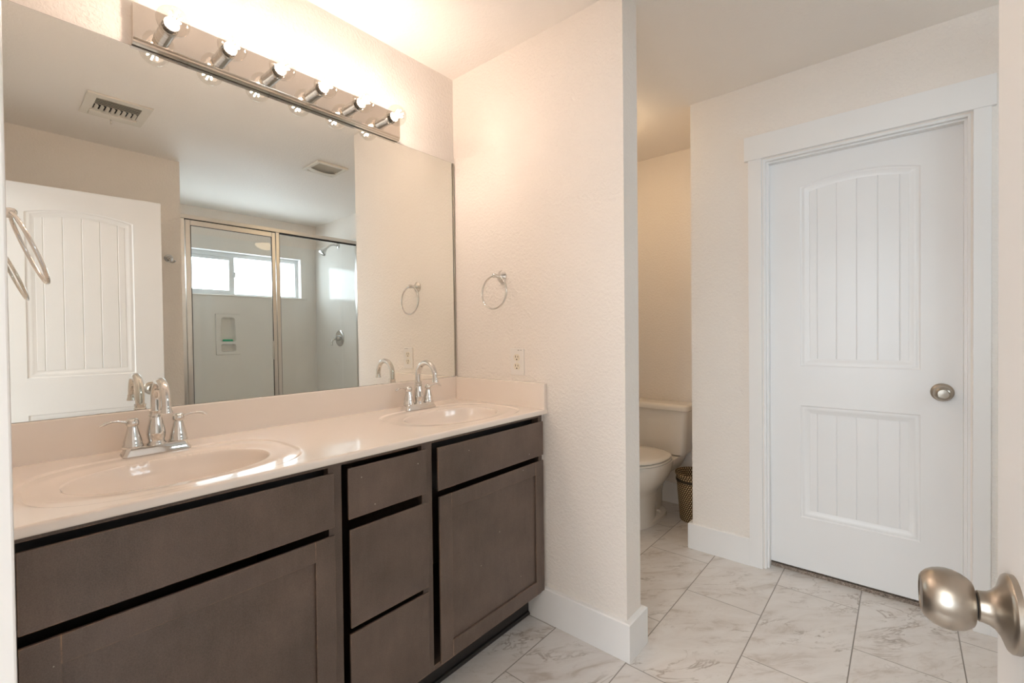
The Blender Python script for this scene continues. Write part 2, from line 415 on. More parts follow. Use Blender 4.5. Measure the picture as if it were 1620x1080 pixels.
# bedroom behind the camera: source of the daylight that comes through the doorway
struct(B(-1.2, 4.2, -3.6, -0.115, -0.10, -0.004), 'floor_bedroom', CARPET, 'brown speckled carpet of the bedroom outside the doorway', 'carpet')
mb = MB(); mb.box(-1.2, 0.2, -3.6, -3.48, 0, H); mb.box(2.5, 4.2, -3.6, -3.48, 0, H); mb.box(0.2, 2.5, -3.6, -3.48, 0, 0.65); mb.box(0.2, 2.5, -3.6, -3.48, 2.25, H)
struct(mb, 'wall_bedroom_far', WALL, 'cream far wall of the bedroom with its window', 'wall')
mb = B(-1.2, -1.1, -3.48, -0.115, 0, H)
struct(mb, 'wall_bedroom_left', WALL, 'cream left wall of the bedroom', 'wall')
struct(B(4.1, 4.2, -3.48, -0.115, 0, H), 'wall_bedroom_right', WALL, 'cream right wall of the bedroom', 'wall')
mb = MB(); mb.box(-1.1, -0.12, -0.115, 0, 0, H); mb.box(XO, 4.1, -0.20, -0.115, 0, H)
struct(mb, 'wall_bedroom_near', WALL, 'cream bedroom side of the doorway wall', 'wall')

# baseboards
BH, BT = 0.1412, 0.020
def base_run(name, inner, outer, label):
    """board between the wall line (inner) and its own face (outer), with a small eased top edge"""
    ez = 0.004; mid = [((a[0]*0.25+b[0]*0.75), (a[1]*0.25+b[1]*0.75)) for a, b in zip(inner, outer)]
    prof = [(outer, 0.0), (outer, BH-ez), (mid, BH), (inner, BH)]
    vs = []; fs = []; n = len(inner)
    for pts, z in prof: vs += [(x, y, z) for x, y in pts]
    for r in range(3):
        for k in range(n-1): fs.append((r*n+k, r*n+k+1, (r+1)*n+k+1, (r+1)*n+k))
    for k in (0, n-1): vs.append((inner[k][0], inner[k][1], 0.0))
    fs.append((0, n, 2*n, 3*n, 4*n)); fs.append((n-1, 2*n-1, 3*n-1, 4*n-1, 4*n+1))
    return struct(MB().add(vs, fs), name, TRIM, label, 'baseboard')
y1_ = YP+TP
base_run('baseboard_partition', [(0.455, YP), (XP, YP), (XP, y1_), (0.0, y1_)], [(0.455, YP-BT), (XP+BT, YP-BT), (XP+BT, y1_+BT), (0.0, y1_+BT)], 'white baseboard wrapping the end of the partition wall')
base_run('baseboard_back', [(1.088, YD), (XW, YD), (XW, YB-0.02)], [(1.088, YD-BT), (XW-BT, YD-BT), (XW-BT, YB-0.02)], 'white baseboard between the closed door and the toilet nook')
base_run('baseboard_right', [(2.45, YD), (1.9503, YD)], [(2.45, YD-0.016), (1.9503, YD-0.016)], 'white baseboard to the right of the closed door')
base_run('baseboard_nook', [(XW-BT, YB), (0.0, YB)], [(XW-BT, YB-0.017), (0.0, YB-0.017)], 'white baseboard behind the toilet')
base_run('baseboard_left', [(0.0, y1_+BT), (0.0, YB-0.017)], [(BT, y1_+BT), (BT, YB-0.017)], 'white baseboard on the nook side wall behind the partition')
base_run('baseboard_front', [(XO, 0.002), (XO, YO)], [(XO-0.016, 0.002), (XO-0.016, YO)], 'white baseboard behind the open door')

# casing of the closed door: plain boards, jamb and stop
mb = MB()
mb.box(1.088, 1.148, YD-0.018, YD+0.001, 0, 2.0738, bev=0.0012); mb.box(1.900, 1.9503, YD-0.018, YD+0.001, 0, 2.0738, bev=0.0012)
mb.box(1.070, 1.9635, YD-0.021, YD+0.001, 2.0738, 2.1935, bev=0.0012)
mb.box(1.1535, 1.163, YD-0.0005, YD+0.115, 0, 2.0585, bev=0.0008); mb.box(1.886, 1.895, YD-0.0005, YD+0.115, 0, 2.0585, bev=0.0008); mb.box(1.1535, 1.895, YD-0.0005, YD+0.115, 2.058, 2.068, bev=0.0008)
mb.box(1.160, 1.1725, YD+0.018, YD+0.056, 0, 2.050, bev=0.0015); mb.box(1.8765, 1.889, YD+0.018, YD+0.056, 0, 2.050, bev=0.0015); mb.box(1.1635, 1.8855, YD+0.0183, YD+0.056, 2.0496, 2.0578, bev=0.0015)
struct(mb, 'trim_1', TRIM, 'white board casing and stepped jamb around the closed door', 'door trim')
# jamb and casing of the doorway the camera stands in
mb = MB()
mb.box(1.0585, 1.0765, -0.133, 0.0, 0, 2.06, bev=0.0015); mb.box(0.985, 1.0767, -0.0005, 0.0194, 0, 2.14, bev=0.002)
mb.box(1.840, 1.858, -0.133, 0.0, 0, 2.06, bev=0.0015); mb.box(1.846, 1.93, -0.0005, 0.018, 0, 2.14, bev=0.002)
mb.box(1.0585, 1.858, -0.133, 0.0, 2.06, 2.078, bev=0.0015); mb.box(0.985, 1.93, -0.0005, 0.0185, 2.072, 2.14, bev=0.002)
struct(mb, 'trim_2', TRIM, 'white casing of the open doorway at the left edge beside the vanity', 'door trim')
struct(B(1.02, 2.0, YD+0.060, YB-0.002, 0.0005, 0.017), 'floor_closet_carpet', CARPET, 'brown speckled carpet showing under the closed door', 'carpet')

# ------------------------------------------------------------------ moulded two-panel doors
def door_face(mb, W, Hd, y0, sgn):
    """One face of an arched two panel plank door, centred on x=0, bottom at z=0; sgn=-1 looks to -y."""
    def P(x, z, d): return (x, y0 - sgn*d, z)      # d = depth into the slab
    cx0, cx1 = -0.222, 0.222
    ro, rise = 0.0, 0.034
    def arch(off):
        # top edge of the arched panel at inset off
        hw = 0.222-off; R = (0.222**2+rise**2)/(2*rise)
        return lambda x: (1.884-off) + math.sqrt(max(0, (R-off*0.6)**2 - x*x)) - math.sqrt((R-off*0.6)**2-0.222**2)
    # inset profile: (offset, depth)
    prof = [(0.0, 0.0), (0.004, 0.0035), (0.008, 0.0042), (0.012, 0.0030), (0.024, 0.0075), (0.034, 0.0100), (0.038, 0.0105)]
    def xs(off, n=28): hw = 0.222-off; return [-hw + 2*hw*i/n for i in range(n+1)]
    def loop(top, zb, off):
        X = xs(off); pts = [(x, zb+off) for x in X] + [(x, top(x)) for x in reversed(X)]
        return pts
    panels = [(lambda o: arch(o), 1.005), (lambda o: (lambda x: 0.811-o), 0.256)]
    for mk, zb in panels:
        loops = [[P(x, z, d) for x, z in loop(mk(o), zb, o)] for o, d in prof]
        mb.loft(loops, True, False, False)
        # planked field with V grooves
        o, d = prof[-1]; hw = 0.222-o; top = mk(o); D = 0.0095
        xsam = [(-hw, d)]
        xsam.append((-hw+0.001, D))
        for g in (-0.153, -0.0765, 0.0, 0.0765, 0.153):
            xsam += [(g-0.0028, D), (g, D+0.0026), (g+0.0028, D)]
        xsam += [(hw-0.001, D), (hw, d)]
        fine = []
        for (xa, da), (xb, db) in zip(xsam, xsam[1:]):
            n = 4 if xb-xa > 0.02 else 1
            for i in range(n): fine.append((xa+(xb-xa)*i/n, da+(db-da)*i/n))
        fine.append(xsam[-1]); vs = []; fs = []
        for x, dd in fine: vs += [P(x, zb+o, dd), P(x, top(x), dd)]
        for i in range(len(fine)-1): fs.append((2*i, 2*i+2, 2*i+3, 2*i+1))
        mb.add(vs, fs, False)
    # flat rails and stiles
    hw = W/2
    def quad(x0, x1, z0, z1): mb.add([P(x0, z0, 0), P(x1, z0, 0), P(x1, z1, 0), P(x0, z1, 0)], [(0, 1, 2, 3)])
    quad(-hw, cx0, 0, Hd); quad(cx1, hw, 0, Hd); quad(cx0, cx1, 0, 0.256); quad(cx0, cx1, 0.811, 1.005)
    X = xs(0.0); top = arch(0.0); vs = []; fs = []
    for x in X: vs += [P(x, top(x), 0), P(x, Hd, 0)]
    for i in range(len(X)-1): fs.append((2*i, 2*i+2, 2*i+3, 2*i+1))
    mb.add(vs, fs)
def door_slab(W, Hd, T):
    mb = MB(); door_face(mb, W, Hd, 0.0, -1); door_face(mb, W, Hd, T, 1)
    h = W/2
    mb.add([(-h, 0, 0), (-h, T, 0), (-h, T, Hd), (-h, 0, Hd)], [(0, 1, 2, 3)]); mb.add([(h, 0, 0), (h, T, 0), (h, T, Hd), (h, 0, Hd)], [(0, 1, 2, 3)])
    mb.add([(-h, 0, 0), (h, 0, 0), (h, T, 0), (-h, T, 0)], [(0, 1, 2, 3)]); mb.add([(-h, 0, Hd), (h, 0, Hd), (h, T, Hd), (-h, T, Hd)], [(0, 1, 2, 3)])
    return mb
ROSE = [(0.0, 0.0), (0.0375, 0.0), (0.0378, 0.0050), (0.0362, 0.0070), (0.0320, 0.0085), (0.0245, 0.0115), (0.0190, 0.0155), (0.0162, 0.0200), (0.0152, 0.0245), (0.0150, 0.0275), (0.0140, 0.0285), (0.0, 0.0285)]
NECK = [(0.0, 0.028), (0.0122, 0.028), (0.0122, 0.0315), (0.0, 0.0315)]
KNOB = [(0.0, 0.0305), (0.0150, 0.0305), (0.0205, 0.0309), (0.0222, 0.0318), (0.0250, 0.0350), (0.0280, 0.0400), (0.0300, 0.0460), (0.0306, 0.0515), (0.0300, 0.0570), (0.0282, 0.0625), (0.0252, 0.0675), (0.0212, 0.0712), (0.0188, 0.0725), (0.0175, 0.0722), (0.0168, 0.0714), (0.0, 0.0722)]
def make_knob(parent, x, y, z, axis):
    k = MB().lathe(ROSE, (x, y, z), axis, 48, caps=False).build('rose', NICKEL, parent)
    MB().lathe(NECK, (x, y, z), axis, 32, caps=False).build('neck', DARK, k)
    MB().lathe(KNOB, (x, y, z), axis, 48, caps=False).build('knob', NICKEL, k)
d1 = empty('door_1', (1.5245, YD+0.0565, 0.028), 0, 'closed white two-panel plank door with satin knob', 'door', kind='structure')
door_slab(0.711, 2.032, 0.035).build('slab', DOORW, d1)
make_knob(d1, 0.2895, 0, 0.914, (0, -1, 0))
# the open door at the right edge: hinge (1.832,0.038), latch edge (1.7715,0.7462)
dv = Vector((-0.0851, 0.9964, 0)); ang = math.atan2(dv.y, dv.x)
# local +x runs from hinge to latch; local -y must face the vanity (-x world)
hinge = Vector((1.832, 0.0378, 0.0)); mid = hinge + dv*0.3555
d2 = empty('door_2', (mid.x, mid.y, 0.012), ang, 'white plank door standing open at the right edge with a satin knob', 'door', kind='structure')
# local -y after rotation by ang is (sin, -cos) = +x side, so the vanity side is local +y
T2 = 0.035
o = door_slab(0.711, 2.032, T2).build('slab', DOORW, d2); o.location = (0, -T2, 0)
make_knob(d2, 0.2900, 0.0, 0.909, (0, 1, 0))
for z in (0.25, 1.05, 1.83):
    MB().lathe([(0.0, 0), (0.006, 0), (0.006, 0.09), (0.0, 0.09)], (-0.3600, 0.004, z), (0, 0, 1), 16).build('hinge', NICKEL, d2)

# ------------------------------------------------------------------ vanity
van = empty('vanity_cabinet', (0, YP/2, 0), 0, 'long dark brown double vanity cabinet with worn edges under the pale countertop', 'cabinet')
VO = Vector((0, -YP/2, 0))
def vp(mb, name, mat, parent=van):
    o = mb.build(name, mat, parent)
    if parent is van: o.location = VO
    return o
XF = 0.533
ZU = ZC-0.022
mb = MB(); mb.box(0.003, 0.009, 0.006, YP-0.008, 0.118, ZU); mb.box(0.009, XF-0.0195, 0.006, 0.018, 0.118, ZU); mb.box(0.009, XF-0.0195, YP-0.020, YP-0.008, 0.118, ZU)
mb.box(0.009, XF-0.0195, 0.018, YP-0.020, 0.118, 0.130)
for a, b_ in ((0.006, 0.026), (0.6005, 0.638), (0.9105, 0.951), (1.520, YP-0.008)):
    mb.box(XF-0.019, XF, a, b_, 0.118, ZU, bev=0.001)
for a, b_ in ((0.026, 0.6005), (0.638, 0.9105), (0.951, 1.520)):
    mb.box(XF-0.019, XF-0.0003, a, b_, 0.859, ZU); mb.box(XF-0.019, XF-0.0003, a, b_, 0.118, 0.134)
for y in (0.612, 0.925): mb.box(0.009, XF-0.0195, y, y+0.012, 0.130, 0.70)
vp(mb, 'carcass', WOOD)
vp(B(0.484, 0.489, 0.019, 0.611, 0.69, ZU), 'gap_black_board', TOEK); vp(B(0.484, 0.489, 0.938, YP-0.021, 0.69, ZU), 'gap_black_board', TOEK)  # added black boards, painted-in darkness behind the gaps around the false fronts
mb = MB(); mb.box(0.03, 0.462, 0.006, YP-0.004, 0.0, 0.118)
mb.tube([(0.464, 0.008, 0.006), (0.464, YP-0.022, 0.006)], 0.0075, 10); mb.box(0.455, 0.4695, 0.008, YP-0.0215, 0.0, 0.016, bev=0.003)
vp(mb, 'toe_kick', TOEK)
mb = MB(); mb.box(0.515, 0.5345, YP-0.0085, YP-0.0005, 0.14, ZC-0.022); vp(mb, 'filler_strip', CAULK)
X1 = 0.552
XB1 = X1-0.007; RB = 0.011        # thin lip in front, finger-pull rebate behind
def front(name, y0, y1, z0, z1):
    mb = MB().box(XB1, X1, y0, y1, z0, z1, bev=0.0018)
    mb.box(XF+0.0005, XB1+0.001, y0+RB, y1-RB, z0+RB, z1-RB)
    return vp(mb, name, WOOD)
def shaker(y0, y1, z0, z1):
    s = 0.053
    f = MB(); e = 0.0013; x0 = XB1
    f.box(x0, X1, y0, y0+s, z0, z1, bev=e); f.box(x0, X1, y1-s, y1, z0, z1, bev=e)
    f.box(x0, X1, y0+s-0.001, y1-s+0.001, z0, z0+s, bev=e); f.box(x0, X1, y0+s-0.001, y1-s+0.001, z1-s, z1, bev=e)
    f.box(XF+0.0005, x0+0.001, y0+RB, y0+s-0.005, z0+RB, z1-RB); f.box(XF+0.0005, x0+0.001, y1-s+0.005, y1-RB, z0+RB, z1-RB)
    f.box(XF+0.0005, x0+0.001, y0+s-0.005, y1-s+0.005, z0+RB, z0+s-0.005); f.box(XF+0.0005, x0+0.001, y0+s-0.005, y1-s+0.005, z1-s+0.005, z1-RB)
    o = vp(f, 'cabinet_door', WOOD)
    MB().box(XF+0.003, X1-0.0075, y0+s-0.004, y1-s+0.004, z0+s-0.004, z1-s+0.004).build('door_panel', WOOD, o)
    return o
front('false_drawer_front', 0.037, 0.6075, 0.704, 0.848)
front('false_drawer_front', 0.962, 1.5285, 0.704, 0.844)
shaker(0.037, 0.6075, 0.138, 0.683); shaker(0.966, 1.5285, 0.138, 0.683)
front('drawer_front', 0.648, 0.9155, 0.710, 0.849)
front('drawer_front', 0.651, 0.9195, 0.412, 0.681)
front('drawer_front', 0.648, 0.9190, 0.138, 0.397)

# countertop with two integral oval basins
SINKS = (0.319, 1.233); SX = 0.3225
ct = empty('countertop', (0, YP/2, ZC), 0, 'pale glossy double sink countertop with two oval basins on the vanity', 'countertop')
CO = Vector((0, -YP/2, -ZC))
def ss(a, b_, x):
    q = min(1, max(0, (x-a)/(b_-a))); return q*q*(3-2*q)
def top_z(x, y):
    z = 0.0
    for sy in SINKS:
        dx, dy = abs(x-SX-0.0), abs(y-sy)
        n = 3.0
        ro = ((dx/0.2075)**n + (dy/0.270)**n)**(1/n)
        if ro > 1.12: continue
        z -= 0.0035*(1-ss(0.978, 1.02, ro))
        ri = ((dx/0.139)**2.15 + (dy/0.208)**2.15)**(1/2.15)
        z -= 0.004*(1-ss(0.99, 1.32, ri))
        if ri < 1.0:
            q = 1-ri
            z -= 0.118*(1-(1-min(1, q/0.80))**2.6)
            z -= 0.012*ss(0, 0.06, q)
    return z
nx, ny = 250, 620
xs_ = [DC-0.010]*1
gx = [0.001+(DC-0.007-0.001)*i/nx for i in range(nx+1)]
gy = [0.001+(YP-0.002)*j/ny for j in range(ny+1)]
vs_ = []; fs_ = []
TH = 0.021
for x in gx:
    for y in gy: vs_.append((x, y, ZC+top_z(x, y)))
edge = [(DC-0.0035, -0.0008), (DC-0.001, -0.003), (DC, -0.0065), (DC, -TH+0.005), (DC-0.0015, -TH+0.0015), (DC-0.005, -TH), (0.50, -TH)]
for (x, dz) in edge:
    for y in gy: vs_.append((x, y, ZC+dz))
rows = nx+1+len(edge); m_ = ny+1
for i in range(rows-1):
    for j in range(ny): fs_.append((i*m_+j, i*m_+j+1, (i+1)*m_+j+1, (i+1)*m_+j))
o = MB().add(vs_, fs_, True).build('basin_top', COUNTER, ct, fix=True, auto=60); o.location = CO
o = B(0.001, 0.020, 0.002, YP-0.001, ZC-0.004, ZB-0.0008, bev=0.003, seg=3).build('backsplash', COUNTER, ct); o.location = CO
o = B(0.020, DC-0.003, YP-0.0205, YP-0.001, ZC-0.004, ZB-0.0008, bev=0.003, seg=3).build('side_splash', COUNTER, ct); o.location = CO
mb = MB()
for sy in SINKS: pass
for sy in SINKS:
    zb = ZC+top_z(SX, sy)
    o = MB().lathe([(0, 0.0), (0.022, 0.0), (0.022, 0.003), (0.017, 0.004), (0.016, 0.002), (0, 0.002)], (SX, sy, zb-0.001), (0, 0, 1), 28, caps=False).build('drain', CHROME, ct); o.location = CO

# ------------------------------------------------------------------ faucets
def make_faucet(name, y, label):
    f = empty(name, (0.105, y, ZC-0.0025), 0, label, 'faucet', group='chrome faucets')
    # base plate: tapered block
    def rr(hx, hy, z, r=0.012, n=5):
        pts = []
        for (sx, sy, a0) in ((1, 1, 0), (-1, 1, PI/2), (-1, -1, PI), (1, -1, 1.5*PI)):
            for i in range(n+1):
                a = a0 + PI/2*i/n; pts.append((sx*(hx-r)+r*math.cos(a), sy*(hy-r)+r*math.sin(a), z))
        return pts
    MB().loft([rr(0.0275, 0.078, 0), rr(0.0275, 0.078, 0.004), rr(0.0245, 0.073, 0.014), rr(0.0225, 0.0695, 0.0225), rr(0.021, 0.068, 0.024)]).build('base_plate', CHROME, f)
    body = [(0, 0.022), (0.0225, 0.022), (0.0225, 0.026), (0.0195, 0.030), (0.0185, 0.034), (0.0205, 0.042), (0.0215, 0.052), (0.0205, 0.064), (0.0175, 0.080), (0.0148, 0.094), (0.0140, 0.099), (0.0158, 0.101), (0.0158, 0.104), (0.0142, 0.106), (0.0142, 0.112), (0.0150, 0.114), (0.0150, 0.117), (0.0, 0.118)]
    MB().lathe(body, (0, 0, 0), (0, 0, 1), 36, caps=False).build('spout_body', CHROME, f)
    R = 0.0555; zc = 0.144
    path = [(0, 0, 0.112), (0, 0, 0.125)] + [(R-R*math.cos(a), 0, zc+R*math.sin(a)) for a in [PI*i/22 for i in range(23)]] + [(2*R+0.001, 0, zc-0.008)]
    sp = MB().tube(path, [0.0118]*2 + [0.0118-0.0016*i/23 for i in range(23)] + [0.0102], 20).build('spout', CHROME, f)
    MB().lathe([(0, 0.0), (0.0112, 0.0), (0.0118, 0.003), (0.0112, 0.007), (0.0128, 0.013), (0.0136, 0.016), (0.0136, 0.018), (0.0095, 0.0185), (0, 0.0175)], (2*R+0.001, 0, zc-0.006), (0.04, 0, -1), 28, caps=False).build('aerator', CHROME, sp)
    MB().lathe([(0, 0.024), (0.003, 0.024), (0.003, 0.085), (0.005, 0.088), (0.0055, 0.092), (0.0035, 0.096), (0, 0.097)], (-0.019, 0, 0.0), (0, 0, 1), 14, caps=False).build('lift_rod', CHROME, f)
    for s in (-1, 1):
        bell = [(0, 0.022), (0.0225, 0.022), (0.0232, 0.025), (0.0232, 0.029), (0.0210, 0.033), (0.0205, 0.040), (0.0175, 0.052), (0.0140, 0.066), (0.0118, 0.076), (0.0112, 0.080), (0.0138, 0.083), (0.0146, 0.088), (0.0138, 0.094), (0.0110, 0.0985), (0.006, 0.1005), (0, 0.101)]
        h = MB().lathe(bell, (0, s*0.0515, 0), (0, 0, 1), 32, caps=False).build('handle', CHROME, f)
        lev = []; rad = []; fl = []
        for i in range(13):
            q = i/12; lev.append((0.006*q, s*(0.060+0.060*q), 0.0895+0.0105*math.sin(PI*0.9*q)-0.004*q)); rad.append(0.0045+0.0035*ss(0.45, 0.8, q)*(1-0.75*ss(0.86, 1, q)) - 0.001*ss(0, .4, q)); fl.append(1.0-0.45*ss(0.3, 0.7, q))
        MB().tube(lev, rad, 14, flat=fl).build('lever', CHROME, h)
    return f
make_faucet('faucet', SINKS[0]+0.004, 'chrome arched faucet with two levers at the nearer sink on the left')
make_faucet('faucet', SINKS[1]+0.002, 'chrome arched faucet with two levers at the farther sink by the partition wall')

# ------------------------------------------------------------------ mirror
mi = empty('wall_mirror', (0, YP/2, ZB), 0, 'large frameless wall mirror above the double vanity', 'mirror')
MO = Vector((0, -YP/2, -ZB))
y0, y1 = 0.018, YP-0.0181
ft = 0.0105; tt = ft-(ZT-ZB)*math.tan(TILT)
mb = MB(); mb.add([(ft, y0, ZB), (ft, y1, ZB), (tt, y1, ZT), (tt, y0, ZT)], [(0, 1, 2, 3)])
o = mb.build('mirror_glass', MIRROR, mi, fix=False); o.location = MO
me = o.data
if me.polygons[0].normal.x < 0: me.flip_normals()
mb = MB()
mb.add([(ft-0.0002, y0-.0005, ZB), (ft-0.0002, y1+.0005, ZB), (tt-0.0002, y1+.0005, ZT+.0005), (tt-0.0002, y0-.0005, ZT+.0005), (0.0008, y0-.0005, ZB), (0.0008, y1+.0005, ZB), (0.0008, y1+.0005, ZT+.0005), (0.0008, y0-.0005, ZT+.0005)],
       [(0, 1, 2, 3), (4, 7, 6, 5), (0, 4, 5, 1), (1, 5, 6, 2), (2, 6, 7, 3), (3, 7, 4, 0)])
o = mb.build('backing', LINE, mi); o.location = MO
o = B(0.0008, 0.0085, y1+0.003, y1+0.0125, ZB+0.002, ZT, bev=0.002).build('edge_strip', MIRROR_EDGE, mi); o.location = MO
o = B(0.001, 0.015, y1-0.014, y1+0.004, ZB-0.0008, ZB+0.004, bev=0.001).build('bottom_clip', CHROME, mi); o.location = MO

# ------------------------------------------------------------------ vanity light bar with six globe bulbs
LY0, LY1, LZ0, LZ1, LX = 0.304, 1.213, 2.0525, 2.1655, 0.030
lb = empty('light_bar', (0, (LY0+LY1)/2, (LZ0+LZ1)/2), 0, 'polished metal bar light with six clear glowing globe bulbs above the mirror', 'vanity light')
LO = -Vector((0, (LY0+LY1)/2, (LZ0+LZ1)/2))
mb = MB(); mb.box(0.0005, LX, LY0, LY1, LZ0+0.014, LZ1, bev=0.001)
o = mb.build('back_plate', BARM, lb); o.location = LO
mb = MB(); prof = [(0.0005, 0.0), (0.0005, 0.0138), (LX, 0.0138), (LX+0.0015, 0.0125), (LX-0.004, 0.010), (LX-0.001, 0.0065), (LX-0.008, 0.003), (LX-0.006, 0.0)]
mb.loft([[(x, LY0, LZ0+z) for x, z in prof], [(x, LY1, LZ0+z) for x, z in prof]], False)
o = mb.build('lower_moulding', BARM, lb); o.location = LO
def bulb_profile(r=0.0405, neck=0.0135):
    pr = []
    a0 = math.asin(neck/r)
    for i in range(25):
        a = a0 + (PI-a0)*i/24
        pr.append((r*math.sin(a), -r*math.cos(a)))
    return [(neck*0.98, pr[0][1]-0.012), (neck, pr[0][1]-0.006)] + pr
first = None
for i in range(6):
    y = 0.380+0.1516*i; z = 2.1095; ax = (1, 0, 0)
    if first is None:
        skt = MB().lathe([(0, LX), (0.0215, LX), (0.0215, LX+0.020), (0.0208, LX+0.0205), (0.0215, LX+0.021), (0.0215, 0.0745), (0.0205, 0.0750), (0.0190, 0.0745), (0.0188, 0.055), (0, 0.055)], (0, y, z), ax, 36, caps=False).build('socket', CHROME, lb); skt.location = LO
        bl = MB().lathe(bulb_profile(), (0.110, y, z), ax, 40, caps=False).build('bulb', BULBG, lb); bl.location = LO
        MB().lathe([(0, 0.056), (0.0128, 0.056), (0.0130, 0.074), (0.0150, 0.082), (0.0195, 0.0955), (0.0195, 0.0965), (0.004, 0.0965), (0.003, 0.100), (0, 0.100)], (0, y, z), ax, 20, caps=False).build('light_shield', NICKEL, bl)  # added cup inside the bulb, shields the wall behind from the filament
        mb = MB()
        for k in range(6):
            a = 2*PI*k/6+0.3; dy, dz = math.cos(a), math.sin(a)
            mb.tube([(0.1015, y+dy*0.005, z+dz*0.005), (0.134, y+dy*0.0150, z+dz*0.0150)], 0.0021, 8)
        MB.build(mb, 'filament', FILAMENT, bl)
        first = (skt, bl)
    else:
        for src in first:
            c = copy_tree(src, lb); c.location = LO + Vector((0, 0.1516*i, 0))

# ------------------------------------------------------------------ towel rings
def make_ring(name, loc, rz, swing, label):
    """mounted on a wall whose outward direction is local -y"""
    r = empty(name, loc, rz, label, 'towel ring', group='chrome towel rings')
    post = [(0, 0.0), (0.0275, 0.0), (0.0275, 0.004), (0.0245, 0.007), (0.0170, 0.0125), (0.0115, 0.020), (0.0088, 0.030), (0.0080, 0.040), (0.0100, 0.043), (0.0108, 0.049), (0.0100, 0.0555), (0.006, 0.059), (0, 0.0597)]
    MB().lathe(post, (0, 0, 0), (0, -1, 0), 36, caps=False).build('wall_post', CHROME, r)
    R = 0.0735; pts = []
    for k in range(64):
        a = 2*PI*k/64
        x, q = R*math.sin(a), -R*(1-math.cos(a))-0.001
        pts.append((x, -0.049+q*math.sin(swing), q*math.cos(swing)))
    MB().tube(pts, 0.0039, 12, closed=True).build('ring', CHROME, r)
    return r
make_ring('towel_ring', (0.312, YP, 1.467), 0, 0.06, 'thin chrome towel ring hanging on the partition wall above the outlet')
make_ring('towel_ring', (0.305, 0.0, 1.468), PI, 0.36, 'chrome towel ring seen edge-on by the doorway casing at the left edge')

# ------------------------------------------------------------------ outlet
ou = empty('power_outlet', (0.4005, YP, 1.0845), 0, 'white double power outlet on the partition wall under the towel ring', 'outlet')
MB().box(-0.0385, 0.0385, -0.0065, 0.0, -0.0585, 0.0585, bev=0.0025).build('cover_plate', PLASTIC, ou)
for z in (0.0195, -0.0195):
    pts = []
    for k in range(36):
        a = 2*PI*k/36; x = 0.0172*math.cos(a); zz = max(-0.0142, min(0.0142, 0.0172*math.sin(a))); pts.append((x, zz))
    rc = MB().loft([[(x, -0.0064, z+q) for x, q in pts], [(x, -0.0082, z+q) for x, q in pts]], False).build('receptacle', IVORY, ou)
    mb = MB(); mb.box(-0.0078, -0.0052, -0.0088, -0.0078, z-0.001, z+0.0085); mb.box(0.0052, 0.0076, -0.0088, -0.0078, z-0.0005, z+0.0075)
    mb.lathe([(0, 0), (0.0031, 0), (0.0031, 0.0008), (0, 0.0008)], (0, -0.0080, z-0.0085), (0, -1, 0), 14)
    mb.build('slots', HOLE, rc)
MB().lathe([(0, 0.0064), (0.0032, 0.0064), (0.0030, 0.0078), (0, 0.0080)], (0, 0, 0), (0, -1, 0), 14, caps=False).build('screw', IVORY, ou)
mb = MB(); mb.box(0.004, 0.014, -0.0068, -0.0063, 0.0505, 0.0523); mb.box(0.020, 0.027, -0.0068, -0.0063, 0.0505, 0.0523)
mb.build('printed_mark', HOLE, ou)

# ------------------------------------------------------------------ toilet
TXC = 0.405
to = empty('toilet', (TXC, 2.85, 0), 0, 'white two-piece toilet with closed lid in the nook behind the partition', 'toilet')
TO = Vector((0, -2.85, 0))
def oval(hw, yf, yb, z, n=48, pf=2.0, pb=2.6):
    yc = yf+(yb-yf)*0.55; pts = []
    for k in range(n):
        a = 2*PI*k/n; s_, c_ = math.sin(a), math.cos(a)
        p = pf if s_ < 0 else pb
        x = hw*math.copysign(abs(c_)**(2/p), c_)
        hy = (yc-yf) if s_ < 0 else (yb-yc)
        y = yc + hy*math.copysign(abs(s_)**(2/p), s_)
        pts.append((x, y, z))
    return pts
mb = MB()
# foot
mb.loft([oval(0.104, 2.555, 3.03, 0.0, pb=3), oval(0.104, 2.555, 3.03, 0.022, pb=3), oval(0.096, 2.565, 3.02, 0.032, pb=3), oval(0.07, 2.60, 3.0, 0.045, pb=3)])
# pedestal column into the bowl
mb.loft([oval(0.094, 2.562, 2.86, 0.02), oval(0.088, 2.570, 2.87, 0.10), oval(0.086, 2.572, 2.89, 0.17), oval(0.094, 2.560, 2.92, 0.205), oval(0.125, 2.532, 2.95, 0.24),
         oval(0.155, 2.508, 2.97, 0.285), oval(0.174, 2.494, 2.985, 0.33), oval(0.182, 2.488, 2.99, 0.37), oval(0.184, 2.487, 2.99, 0.392), oval(0.180, 2.491, 2.985, 0.398)])
# trapway behind
mb.loft([oval(0.060, 2.80, 3.02, 0.02), oval(0.058, 2.80, 3.03, 0.14), oval(0.070, 2.80, 3.06, 0.24), oval(0.10, 2.80, 3.12, 0.32), oval(0.13, 2.80, 3.17, 0.372)])
